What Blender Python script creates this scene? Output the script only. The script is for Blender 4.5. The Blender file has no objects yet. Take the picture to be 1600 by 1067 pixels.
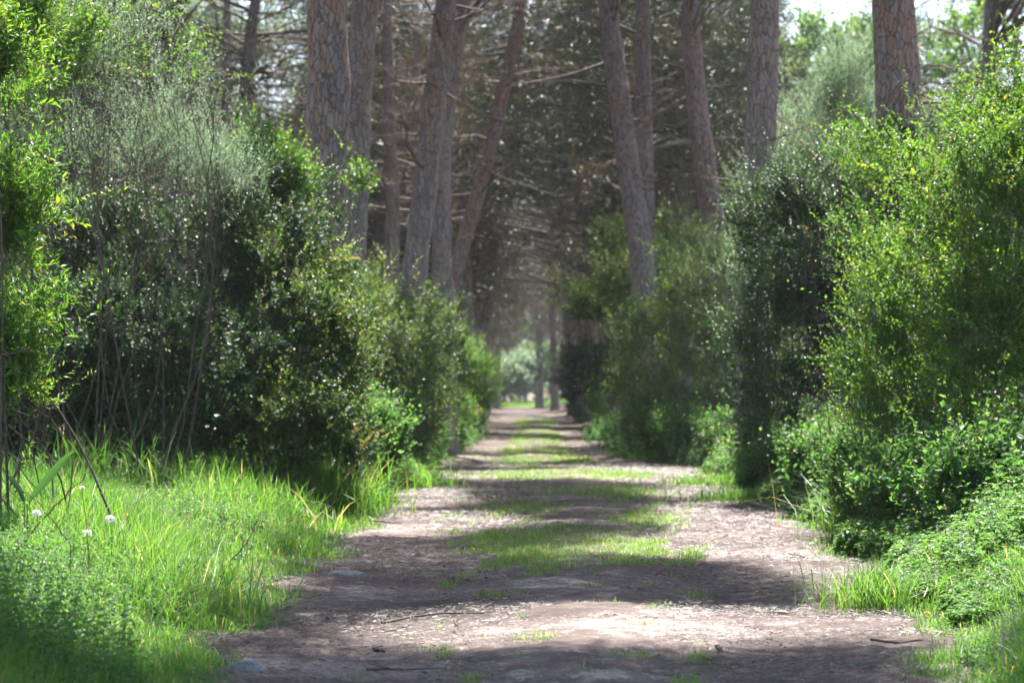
import bpy, math
import numpy as np
from mathutils import Vector
R = math.radians
F, HX, HY, CH = 3778.0, 832.0, 612.0, 1.40      # focal length in photo pixels, vanishing point, camera height
SC = bpy.context.scene
COL = SC.collection
# ------------------------------------------------------------------ camera
cam = bpy.data.objects.new('camera', bpy.data.cameras.new('camera')); COL.objects.link(cam)
cam.location = (0, 0, CH)
cam.rotation_euler = (R(90) + math.atan(78.5 / F), 0, math.atan(32 / F))
cam.data.lens = 85; cam.data.sensor_width = 36; cam.data.clip_end = 6000
cam.data.dof.use_dof = True; cam.data.dof.focus_distance = 16.5; cam.data.dof.aperture_fstop = 3.2
SC.camera = cam
# ------------------------------------------------------------------ light
SUN_EL, SUN_AZ = R(56), R(7)                    # ahead of the camera, a little to the right
S = np.array([math.sin(SUN_AZ) * math.cos(SUN_EL), math.cos(SUN_AZ) * math.cos(SUN_EL), math.sin(SUN_EL)])
w = bpy.data.worlds.new('World'); SC.world = w; w.use_nodes = True
nt = w.node_tree; sky = nt.nodes.new('ShaderNodeTexSky'); sky.sky_type = 'NISHITA'; sky.sun_disc = False
sky.sun_elevation = SUN_EL; sky.sun_rotation = SUN_AZ; sky.altitude = 0; sky.air_density = 1.0; sky.dust_density = 1.5
nt.links.new(sky.outputs[0], nt.nodes['Background'].inputs[0]); nt.nodes['Background'].inputs[1].default_value = 0.09
sl = bpy.data.lights.new('sun', 'SUN'); sl.energy = 5.0; sl.angle = R(0.53); sl.color = (1.0, 0.95, 0.90)
so = bpy.data.objects.new('sun', sl); COL.objects.link(so); so.rotation_euler = Vector(S).to_track_quat('Z', 'Y').to_euler()
so.location = (10, 60, 60)
SC.view_settings.view_transform = 'Standard'; SC.view_settings.look = 'None'; SC.view_settings.gamma = 1
SC.view_settings.exposure = 2.18
cy = SC.cycles
cy.max_bounces = 6; cy.diffuse_bounces = 4; cy.glossy_bounces = 2; cy.transmission_bounces = 4; cy.transparent_max_bounces = 4
cy.volume_bounces = 0; cy.sample_clamp_indirect = 6; cy.caustics_reflective = False; cy.caustics_refractive = False
cy.use_denoising = True
# ------------------------------------------------------------------ helpers
rng = np.random.default_rng(11)
def nrm(v): return v / (np.linalg.norm(v, axis=-1, keepdims=True) + 1e-9)
def P(px, py, d): return np.array([(px - HX) / F * d, d, CH + (HY - py) / F * d])
def sinn(p, f, seed, octaves=3):
    """cheap smooth noise, about -1..1"""
    r = np.random.default_rng(seed); out = np.zeros(len(p)); a = 1.0; tot = 0
    for _ in range(octaves):
        s = np.zeros(len(p))
        for k in range(5):
            d = nrm(r.normal(size=p.shape[1])); s += np.sin(p @ d * f * r.uniform(.7, 1.4) * 6.28 + r.uniform(0, 6.28))
        out += a * s / 2.6; tot += a; a *= .55; f *= 2.1
    return out / tot
def tag(o, label=None, cat=None, group=None, kind=None):
    for k, v in (('label', label), ('category', cat), ('group', group), ('kind', kind)):
        if v: o[k] = v
    return o
def empty(name, loc, label, cat, group=None):
    o = bpy.data.objects.new(name, None); COL.objects.link(o); o.location = tuple(loc); o.empty_display_size = .2
    return tag(o, label, cat, group)
def mesh(name, V, Fc, mat, parent=None, tint=None, smooth=False):
    """V (n,3); Fc (m,k) one polygon size"""
    V = np.ascontiguousarray(V, dtype=np.float32); Fc = np.ascontiguousarray(Fc, dtype=np.int32)
    me = bpy.data.meshes.new(name); m, k = Fc.shape
    me.vertices.add(len(V)); me.vertices.foreach_set('co', V.ravel())
    me.loops.add(m * k); me.loops.foreach_set('vertex_index', Fc.ravel())
    me.polygons.add(m); me.polygons.foreach_set('loop_start', np.arange(0, m * k, k, dtype=np.int32))
    me.polygons.foreach_set('use_smooth', np.full(m, smooth, dtype=bool))
    me.update(calc_edges=True)
    if tint is not None:
        a = me.attributes.new('tint', 'FLOAT', 'FACE'); a.data.foreach_set('value', np.ascontiguousarray(tint, dtype=np.float32))
    me.materials.append(mat)
    o = bpy.data.objects.new(name, me); COL.objects.link(o)
    if parent is not None: o.parent = parent
    return o
def polys(name, Q, mat, parent=None, tint=None):
    n, k, _ = Q.shape
    return mesh(name, Q.reshape(-1, 3), np.arange(n * k).reshape(n, k), mat, parent, tint)
def leaves(p, d, n, L, W, shape='quad', fold=.12, droop=.1):
    """leaf blades from base points, directions, rough normals, lengths and widths"""
    s = nrm(np.cross(d, n)); u = np.cross(s, d); L = L[:, None]; W = W[:, None]
    if shape == 'quad':
        return np.stack([p, p + d * L * .48 + s * W * .5 + u * W * fold, p + d * L - u * L * droop, p + d * L * .48 - s * W * .5 + u * W * fold], 1)
    return np.stack([p, p + d * L * .28 + s * W * .42 + u * W * fold, p + d * L * .66 + s * W * .46 + u * W * fold, p + d * L - u * L * droop,
                     p + d * L * .66 - s * W * .46 + u * W * fold, p + d * L * .28 - s * W * .42 + u * W * fold], 1)
def tubes(paths, seg=7):
    """paths: list of (pts (n,3), radii (n,)) -> V, F"""
    Vs, Fs, off = [], [], 0
    ang = np.linspace(0, 2 * np.pi, seg, endpoint=False)
    for pts, rad in paths:
        pts = np.asarray(pts, float); rad = np.asarray(rad, float); n = len(pts)
        t = nrm(np.gradient(pts, axis=0)); ref = np.array([1., 0.03, 0.02]) if abs(t[0, 0]) < .8 else np.array([0.02, 0.05, 1.])
        a = nrm(np.cross(t, ref)); b = np.cross(t, a)
        ring = pts[:, None] + rad[:, None, None] * (np.cos(ang)[None, :, None] * a[:, None] + np.sin(ang)[None, :, None] * b[:, None])
        Vs.append(ring.reshape(-1, 3)); i = np.arange(n - 1)[:, None] * seg; j = np.arange(seg)[None]; j2 = (j + 1) % seg
        Fs.append(np.stack([i + j, i + j2, i + seg + j2, i + seg + j], -1).reshape(-1, 4) + off); off += n * seg
    return np.concatenate(Vs), np.concatenate(Fs)
def bend(a, b, n=8, wob=.08, r=None, sag=0):
    """a wobbly line from a to b"""
    r = r or rng; t = np.linspace(0, 1, n)[:, None]; L = np.linalg.norm(b - a)
    p = a + (b - a) * t; ph = r.uniform(0, 6.28, 3); am = r.normal(size=3) * wob * L
    p = p + np.sin(t * np.pi) * am * .6 + np.sin(t * 2 * np.pi * r.uniform(1, 2) + ph) * am * .25 * t
    p[:, 2] += sag * L * np.sin(t[:, 0] * np.pi); p[0] = a
    return p
# ------------------------------------------------------------------ materials
def newmat(name):
    m = bpy.data.materials.new(name); m.use_nodes = True; t = m.node_tree; return m, t, t.nodes['Principled BSDF'], t.nodes['Material Output']
def ramp(t, stops, fac):
    r = t.nodes.new('ShaderNodeValToRGB'); e = r.color_ramp.elements
    while len(e) < len(stops): e.new(.5)
    for el, (p_, c) in zip(e, stops): el.position = p_; el.color = (*c, 1)
    t.links.new(fac, r.inputs[0]); return r.outputs[0]
def mathn(t, op, a, b=None, c=None):
    n = t.nodes.new('ShaderNodeMath'); n.operation = op
    for i, x in enumerate((a, b, c)):
        if x is None: continue
        if isinstance(x, (int, float)): n.inputs[i].default_value = x
        else: t.links.new(x, n.inputs[i])
    return n.outputs[0]
def mixc(t, f, a, b, mode='MIX'):
    n = t.nodes.new('ShaderNodeMix'); n.data_type = 'RGBA'; n.blend_type = mode
    for i, x in ((0, f), (6, a), (7, b)):
        if isinstance(x, (int, float)): n.inputs[i].default_value = x
        elif isinstance(x, tuple): n.inputs[i].default_value = (*x, 1)
        else: t.links.new(x, n.inputs[i])
    return n.outputs[2]
def noise(t, vec, scale, detail=4, rough=.6, stretch=None):
    if stretch:
        mp = t.nodes.new('ShaderNodeMapping'); mp.inputs['Scale'].default_value = stretch; t.links.new(vec, mp.inputs[0]); vec = mp.outputs[0]
    n = t.nodes.new('ShaderNodeTexNoise'); n.inputs['Scale'].default_value = scale; n.inputs['Detail'].default_value = detail; n.inputs['Roughness'].default_value = rough
    t.links.new(vec, n.inputs['Vector']); return n.outputs[0]
def leafmat(name, stops, trans, tf=.45, rough=.4, spec=.5):
    """thin leaf: reflects, shines and lets light through"""
    m, t, b, out = newmat(name)
    at = t.nodes.new('ShaderNodeAttribute'); at.attribute_name = 'tint'
    c = ramp(t, stops, at.outputs['Fac'])
    t.links.new(c, b.inputs['Base Color']); b.inputs['Roughness'].default_value = rough; b.inputs['Specular IOR Level'].default_value = spec
    tr = t.nodes.new('ShaderNodeBsdfTranslucent'); t.links.new(mixc(t, 1.0, c, trans, 'MULTIPLY'), tr.inputs[0])
    mx = t.nodes.new('ShaderNodeMixShader'); mx.inputs[0].default_value = tf
    t.links.new(b.outputs[0], mx.inputs[1]); t.links.new(tr.outputs[0], mx.inputs[2]); t.links.new(mx.outputs[0], out.inputs[0])
    return m
M = {}
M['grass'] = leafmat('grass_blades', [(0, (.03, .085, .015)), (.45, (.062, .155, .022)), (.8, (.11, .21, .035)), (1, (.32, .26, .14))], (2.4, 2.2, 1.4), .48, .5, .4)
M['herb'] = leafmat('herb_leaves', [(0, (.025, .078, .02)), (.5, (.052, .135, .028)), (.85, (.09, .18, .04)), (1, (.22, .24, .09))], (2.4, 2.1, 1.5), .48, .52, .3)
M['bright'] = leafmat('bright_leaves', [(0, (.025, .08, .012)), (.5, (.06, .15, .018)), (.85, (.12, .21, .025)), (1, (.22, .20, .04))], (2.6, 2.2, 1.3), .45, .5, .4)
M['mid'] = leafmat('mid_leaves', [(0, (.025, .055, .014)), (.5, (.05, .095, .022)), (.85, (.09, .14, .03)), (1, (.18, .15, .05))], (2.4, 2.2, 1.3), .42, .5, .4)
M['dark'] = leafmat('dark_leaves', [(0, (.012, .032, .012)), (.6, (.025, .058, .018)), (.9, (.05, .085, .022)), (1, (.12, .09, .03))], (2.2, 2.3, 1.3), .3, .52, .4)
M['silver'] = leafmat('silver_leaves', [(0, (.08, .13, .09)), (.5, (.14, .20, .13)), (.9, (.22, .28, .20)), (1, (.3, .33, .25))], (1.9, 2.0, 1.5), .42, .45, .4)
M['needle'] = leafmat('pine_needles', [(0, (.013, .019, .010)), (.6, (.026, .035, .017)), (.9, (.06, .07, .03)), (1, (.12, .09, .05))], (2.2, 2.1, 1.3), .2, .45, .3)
M['deadneedle'] = leafmat('dry_needles', [(0, (.025, .019, .016)), (.6, (.052, .041, .031)), (1, (.13, .095, .065))], (1.6, 1.4, 1.1), .35, .6, .2)
def woodmat(name, a, b_, scale=9):
    m, t, b, out = newmat(name); tc = t.nodes.new('ShaderNodeTexCoord')
    n = noise(t, tc.outputs['Object'], scale, 4, .65)
    t.links.new(ramp(t, [(.3, a), (.7, b_)], n), b.inputs['Base Color']); b.inputs['Roughness'].default_value = .85; b.inputs['Specular IOR Level'].default_value = .2
    return m
M['twig'] = woodmat('twig_bark', (.045, .032, .024), (.13, .10, .075))
M['stem'] = woodmat('green_stem', (.05, .09, .02), (.12, .15, .05))
M['dead'] = woodmat('dead_branch_bark', (.055, .042, .036), (.17, .135, .11))
def barkmat(name, plate, fresh, crack, amount):
    m, t, b, out = newmat(name); tc = t.nodes.new('ShaderNodeTexCoord'); v = tc.outputs['Object']
    wob = t.nodes.new('ShaderNodeTexNoise'); wob.inputs['Scale'].default_value = 7; wob.inputs['Detail'].default_value = 3; t.links.new(v, wob.inputs[0])
    va = t.nodes.new('ShaderNodeVectorMath'); va.operation = 'MULTIPLY_ADD'; t.links.new(wob.outputs[1], va.inputs[0]); va.inputs[1].default_value = (.10, .10, .22); t.links.new(v, va.inputs[2])
    mp = t.nodes.new('ShaderNodeMapping'); mp.inputs['Scale'].default_value = (1, 1, .3); t.links.new(va.outputs[0], mp.inputs[0])
    def vor(scale, feat):
        n = t.nodes.new('ShaderNodeTexVoronoi'); n.feature = feat; n.inputs['Scale'].default_value = scale; t.links.new(mp.outputs[0], n.inputs['Vector']); return n
    e1 = vor(15, 'DISTANCE_TO_EDGE').outputs['Distance']; e2 = vor(34, 'DISTANCE_TO_EDGE').outputs['Distance']; c1 = vor(15, 'F1').outputs['Color']
    sep = t.nodes.new('ShaderNodeSeparateColor'); t.links.new(c1, sep.inputs[0])
    fine = noise(t, v, 40, 5, .7, (1, 1, .4)); big = noise(t, v, 1.6, 4, .6, (1, 1, .5))
    f1 = mathn(t, 'ADD', mathn(t, 'MULTIPLY', sep.outputs[0], .5), mathn(t, 'ADD', mathn(t, 'MULTIPLY', fine, .4), mathn(t, 'MULTIPLY', big, .55)))
    col = ramp(t, [(.55 - amount * .2, plate[0]), (.75 - amount * .2, plate[1]), (.92 - amount * .2, fresh)], f1)
    edge = mathn(t, 'MULTIPLY', ramp(t, [(0, (0, 0, 0)), (.09, (1, 1, 1))], e1), ramp(t, [(0, (.55,) * 3), (.06, (1, 1, 1))], e2))
    col = mixc(t, edge, crack, col); t.links.new(col, b.inputs['Base Color'])
    b.inputs['Roughness'].default_value = .8; b.inputs['Specular IOR Level'].default_value = .25
    h = mathn(t, 'ADD', mathn(t, 'MULTIPLY', edge, .8), mathn(t, 'MULTIPLY', fine, .5))
    bp = t.nodes.new('ShaderNodeBump'); bp.inputs['Strength'].default_value = .9; bp.inputs['Distance'].default_value = .03; t.links.new(h, bp.inputs['Height']); t.links.new(bp.outputs[0], b.inputs['Normal'])
    return m
M['bark'] = barkmat('grey_pine_bark', ((.24, .20, .19), (.38, .325, .31)), (.36, .27, .22), (.13, .10, .09), .1)
M['redbark'] = barkmat('red_pine_bark', ((.24, .195, .185), (.37, .31, .295)), (.36, .215, .155), (.10, .075, .065), .3)
def soilmat(name, sandy):
    m, t, b, out = newmat(name); tc = t.nodes.new('ShaderNodeTexCoord'); v = tc.outputs['Object']
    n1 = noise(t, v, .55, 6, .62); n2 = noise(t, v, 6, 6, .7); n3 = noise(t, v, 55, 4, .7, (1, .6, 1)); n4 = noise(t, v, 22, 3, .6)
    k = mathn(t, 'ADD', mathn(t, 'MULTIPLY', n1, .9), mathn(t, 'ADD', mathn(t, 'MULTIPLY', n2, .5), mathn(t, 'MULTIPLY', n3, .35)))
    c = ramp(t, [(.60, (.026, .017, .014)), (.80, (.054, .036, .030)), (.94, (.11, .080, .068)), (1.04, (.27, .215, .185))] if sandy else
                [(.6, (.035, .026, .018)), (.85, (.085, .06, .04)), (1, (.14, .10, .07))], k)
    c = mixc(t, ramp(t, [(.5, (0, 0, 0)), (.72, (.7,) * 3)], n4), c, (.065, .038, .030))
    t.links.new(c, b.inputs['Base Color']); b.inputs['Roughness'].default_value = .9; b.inputs['Specular IOR Level'].default_value = .25
    bp = t.nodes.new('ShaderNodeBump'); bp.inputs['Strength'].default_value = .8; bp.inputs['Distance'].default_value = .02
    t.links.new(mathn(t, 'ADD', n2, mathn(t, 'MULTIPLY', n3, .5)), bp.inputs['Height']); t.links.new(bp.outputs[0], b.inputs['Normal'])
    return m
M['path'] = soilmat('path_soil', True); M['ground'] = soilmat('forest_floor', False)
M['litter'] = leafmat('needle_litter', [(0, (.03, .017, .014)), (.5, (.08, .046, .037)), (.8, (.17, .115, .095)), (1, (.36, .27, .22))], (1, 1, 1), .1, .5, .4)
def plain(name, c, rough=.6, c2=None, scale=20):
    m, t, b, out = newmat(name); tc = t.nodes.new('ShaderNodeTexCoord'); n = noise(t, tc.outputs['Object'], scale, 5, .65)
    t.links.new(ramp(t, [(.35, c), (.65, c2 or c)], n), b.inputs['Base Color']); b.inputs['Roughness'].default_value = rough
    bp = t.nodes.new('ShaderNodeBump'); bp.inputs['Strength'].default_value = .5; bp.inputs['Distance'].default_value = .01; t.links.new(n, bp.inputs['Height']); t.links.new(bp.outputs[0], b.inputs['Normal'])
    return m
M['stone'] = plain('limestone', (.11, .10, .09), .85, (.26, .24, .22), 30)
M['petal'] = leafmat('petals', [(0, (.75, .70, .74)), (1, (.85, .82, .82))], (1, 1, 1), .4, .5, .3)
M['yellow'] = leafmat('yellow_petal', [(0, (.75, .55, .03)), (1, (.85, .65, .05))], (1, 1, .8), .4, .4, .4)
# ------------------------------------------------------------------ path outline (photo rows -> world)
TAB = np.array([(1400, 100, 1850), (1200, 250, 1640), (1067, 335, 1510), (1000, 385, 1440), (950, 415, 1390), (900, 480, 1345), (850, 545, 1285), (800, 595, 1225), (770, 635, 1160),
                (745, 665, 1110), (731, 682, 1075), (720, 702, 985), (700, 738, 928), (685, 762, 915), (670, 778, 902), (655, 782, 888), (640, 784, 842), (628, 786, 833), (618, 800, 828)], float)
TD = CH * F / (TAB[:, 0] - HY); TL = (TAB[:, 1] - HX) / F * TD; TR = (TAB[:, 2] - HX) / F * TD
def edge_noise(d, k): return .16 * np.sin(d * 1.3 + k) + .09 * np.sin(d * 3.1 + 2 * k) + .05 * np.sin(d * 7.7 + k)
def xl(d): return np.interp(d, TD, TL) + edge_noise(d, 0.4)
def xr(d): return np.interp(d, TD, TR) + edge_noise(d, 2.1)
def sst(x): x = np.clip(x, 0, 1); return x * x * (3 - 2 * x)
def bank(x, y):
    """height of the ground beside the path"""
    x = np.asarray(x, float); y = np.asarray(y, float)
    a, b = np.interp(y, TD, TL), np.interp(y, TD, TR)
    o = np.maximum(a - x, x - b)
    h = .38 * sst(o / 2.2) + .05 * np.sin(x * 1.7 + y * .6) * sst(o / 1.0)
    return h + np.where(y > 260, (y - 260) * .004, 0)
# ground sheet
def build_ground():
    ys = np.concatenate([np.linspace(-40, 8, 12, endpoint=False), np.geomspace(8, 320, 200), np.geomspace(330, 3000, 20)])
    xs = np.concatenate([-np.geomspace(1500, 14, 22), np.linspace(-13, 13, 105), np.geomspace(14, 1500, 22)])
    X, Y = np.meshgrid(xs, ys); Z = bank(X, Y); o = np.maximum(xl(Y) - X, X - xr(Y)); Z = np.where(o < .15, Z - .06 * sst((.15 - o) / .25), Z)
    n, m = X.shape; i = np.arange(n - 1)[:, None] * m + np.arange(m - 1)[None]
    Fc = np.stack([i, i + 1, i + m + 1, i + m], -1).reshape(-1, 4)
    tag(mesh('ground', np.stack([X, Y, Z], -1).reshape(-1, 3), Fc, M['ground'], smooth=True), kind='structure')
    ys = np.geomspace(4, 330, 620); u = np.linspace(0, 1, 90)
    Y = np.repeat(ys[:, None], 90, 1); a = xl(ys)[:, None] - .12; b = xr(ys)[:, None] + .12; X = a + (b - a) * u[None]
    c = (a + b) / 2; hw = (b - a) / 2; q = (X - c) / hw
    pts = np.stack([X.ravel(), Y.ravel()], 1)
    Z = .012 + .035 * np.exp(-(q / .22) ** 2) - .03 * np.exp(-((abs(q) - .52) / .2) ** 2) + (.018 * sinn(pts, .9, 3) + .007 * sinn(pts, 6, 4)).reshape(X.shape)
    Z -= .07 * sst((abs(q) - .93) / .07)
    n, m = X.shape; i = np.arange(n - 1)[:, None] * m + np.arange(m - 1)[None]
    Fc = np.stack([i, i + 1, i + m + 1, i + m], -1).reshape(-1, 4)
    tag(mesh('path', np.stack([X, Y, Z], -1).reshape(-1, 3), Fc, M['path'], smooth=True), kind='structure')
build_ground()
# ------------------------------------------------------------------ where the canopy is cut open for the sun (photo pixels on the ground)
LITG = [(930, 985, 440, 42), (1290, 935, 60, 28), (660, 778, 95, 17), (1190, 800, 85, 14), (840, 744, 210, 7), (850, 717, 130, 5), (840, 692, 110, 5),
        (835, 656, 80, 4), (840, 676, 60, 3), (590, 725, 90, 34), (230, 915, 210, 85), (20, 830, 110, 90), (1530, 970, 170, 120), (1350, 760, 210, 50), (1150, 748, 50, 12), 
        (1000, 858, 110, 16), (1360, 800, 110, 50), (80, 1010, 280, 70), (300, 790, 240, 26), (1450, 850, 160, 50)]
# sunlit places above the ground: photo pixel, distance, radius in metres
LIT3 = [P(1500, 210, 21) , P(1550, 300, 21), P(1480, 330, 21), P(1590, 180, 21), P(560, 430, 27), P(570, 560, 27), P(530, 640, 27), P(430, 230, 30), P(460, 330, 29), P(110, 80, 24), P(220, 60, 25),
        P(30, 450, 18), P(40, 600, 18), P(30, 330, 18), P(1180, 330, 29), P(1250, 270, 29), P(1350, 250, 28), P(1270, 180, 40), P(1320, 120, 40), P(1560, 420, 20), P(1500, 560, 20), P(1400, 620, 23), P(1600, 640, 20),
        P(760, 600, 62), P(770, 650, 60), P(330, 300, 28), P(930, 650, 78), P(895, 640, 100), P(1395, 60, 28), P(1400, 160, 28), P(780, 200, 55), P(740, 330, 55), P(560, 290, 32), P(250, 250, 26), P(180, 420, 25), P(1480, 450, 21), P(620, 500, 42), P(1000, 560, 44)]
LR = [1.4] * len(LIT3)
for q_, r_ in ((P(100, 120, 24), 2.2), (P(280, 180, 25), 2.0), (P(90, 350, 24), 1.6), (P(300, 380, 25), 1.5), (P(500, 500, 27), 2.0), (P(1560, 250, 20.5), 2.0), (P(1450, 400, 21), 1.7), (P(1250, 330, 28), 1.8), (P(1280, 180, 40), 2.5), (P(1080, 480, 41), 2.0), (P(610, 520, 41), 1.8), (P(990, 590, 42), 2.0), (P(1050, 600, 41), 2.0), (P(1000, 690, 43), 1.6), (P(540, 540, 27), 2.4), (P(500, 640, 27), 2.0), (P(740, 600, 73), 2.5), (P(600, 700, 40), 1.5), (P(1150, 770, 33), 1.5), (P(1200, 700, 38), 1.6), (P(1300, 740, 24), 1.8), (P(530, 460, 27.5), 2.2), (P(400, 250, 29), 2.0), (P(1290, 60, 75), 4), (P(1400, 780, 21.5), 1.8), (P(400, 90, 66), 3.5), (P(310, 60, 66), 3.5), (P(1500, 90, 66), 3.5), (P(1195, 480, 34.5), 1.8), (P(1250, 740, 29), 2.0), (P(1350, 720, 26), 1.8), (P(1540, 760, 19.5), 1.6), (P(20, 250, 17), 1.3), (P(20, 550, 17), 1.3)):
    LIT3.append(q_); LR.append(r_)
def lit_by_gap(c):
    """True where a clump would shade one of the sunlit places"""
    g = c - S * (c[:, 2:3] / S[2]); d = np.maximum(g[:, 1], 3); px = HX + g[:, 0] / d * F; py = HY + CH / d * F
    hit = np.zeros(len(c), bool)
    for a, b, rx, ry in LITG: hit |= ((px - a) / rx) ** 2 + ((py - b) / ry) ** 2 < 1.15
    for q, r in zip(LIT3, LR):
        v = c - q; t = v @ S; hit |= (np.linalg.norm(v - t[:, None] * S, axis=1) < r) & (t > 0)
    return hit
# ------------------------------------------------------------------ pines
def trunk_mesh(pts, rad, name, mat, parent, seg=28, step=.14, seed=0):
    pts = np.asarray(pts, float); rad = np.asarray(rad, float)
    s = np.concatenate([[0], np.cumsum(np.linalg.norm(np.diff(pts, axis=0), axis=1))]); n = int(s[-1] / step) + 2; q = np.linspace(0, s[-1], n)
    # smooth the measured axis
    ax = np.stack([np.interp(q, s, pts[:, k]) for k in range(3)], 1); rr = np.interp(q, s, rad)
    k = max(3, int(.9 / step)) | 1; ker = np.hanning(k + 2)[1:-1]; ker /= ker.sum()
    for c in (0, 1): ax[:, c] = np.convolve(np.pad(ax[:, c], k // 2, mode='reflect', reflect_type='odd'), ker, 'valid')
    V, Fc = tubes([(ax, rr)], seg)
    cen = np.repeat(ax, seg, 0); out = V - cen; ph = np.tile(np.arange(seg), n) / seg * 6.28; zz = np.repeat(q, seg)
    pp = np.stack([np.cos(ph) * 2.2, np.sin(ph) * 2.2, zz * 1.0], 1)
    k = 1 + .07 * sinn(pp, .35, seed + 5, 2) + .05 * sinn(pp * np.array([1, 1, .6]), 1.6, seed + 9, 2)
    return mesh(name, cen + out * k[:, None], Fc, mat, parent, smooth=True), ax, rr
def needle_clumps(c, n, r, L, W, rg):
    """tufts of needles round clump centres"""
    k = len(c); cc = np.repeat(c, n, 0); v = nrm(rg.normal(size=(k * n, 3))); rad = rg.uniform(0, 1, (k * n, 1)) ** .5 * r * np.array([1, 1, .55])
    p = cc + v * rad; d = nrm(v + rg.normal(size=v.shape) * .5 + np.array([0, 0, .35])); m = nrm(rg.normal(size=v.shape))
    Q = leaves(p, d, m, rg.uniform(.6, 1.2, k * n) * L, np.full(k * n, W), fold=0)
    t = np.clip(np.repeat(rg.uniform(0, .9, k), n) + rg.normal(size=k * n) * .15, 0, 1)
    return Q, t
def dead_branches(ax, rr, zlo, zhi, n, length, rg, twigs=5, r0=.028):
    out = []
    z = ax[:, 2] - ax[0, 2]
    for i in range(n):
        zz = rg.uniform(zlo, zhi); k = int(np.argmin(abs(z - zz))); a = ax[k]; th = rg.uniform(0, 6.28); L = length * rg.uniform(.4, 1.1)
        b = a + np.array([math.cos(th) * L, math.sin(th) * L, L * rg.uniform(-.25, .45)])
        r = r0 * rg.uniform(.5, 1.3); pl = bend(a, b, 8, .14, rg, -.06); out.append((pl, np.linspace(r, r * .25, 8)))
        for j in range(twigs):
            q = pl[rg.integers(2, 8)]; l2 = L * rg.uniform(.15, .4); e = q + nrm(rg.normal(size=3) + (b - a) / L * .9) * l2
            p2 = bend(q, e, 5, .15, rg); out.append((p2, np.linspace(r * .4, r * .12, 5)))
            for _ in range(2):
                q2 = p2[rg.integers(1, 5)]; e2 = q2 + nrm(rg.normal(size=3)) * l2 * .5; out.append((bend(q2, e2, 4, .15, rg), np.linspace(r * .22, r * .08, 4)))
    return out
def dry_twigs(db, d, rg, root):
    e = np.array([p[-1] for p, _ in db]); e = e[rg.uniform(size=len(e)) < .6]
    Q, t = needle_clumps(e, 12, .3, .34, .006 + .00011 * d, rg); polys('dry_twigs', Q, M['deadneedle'], root, t)
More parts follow.
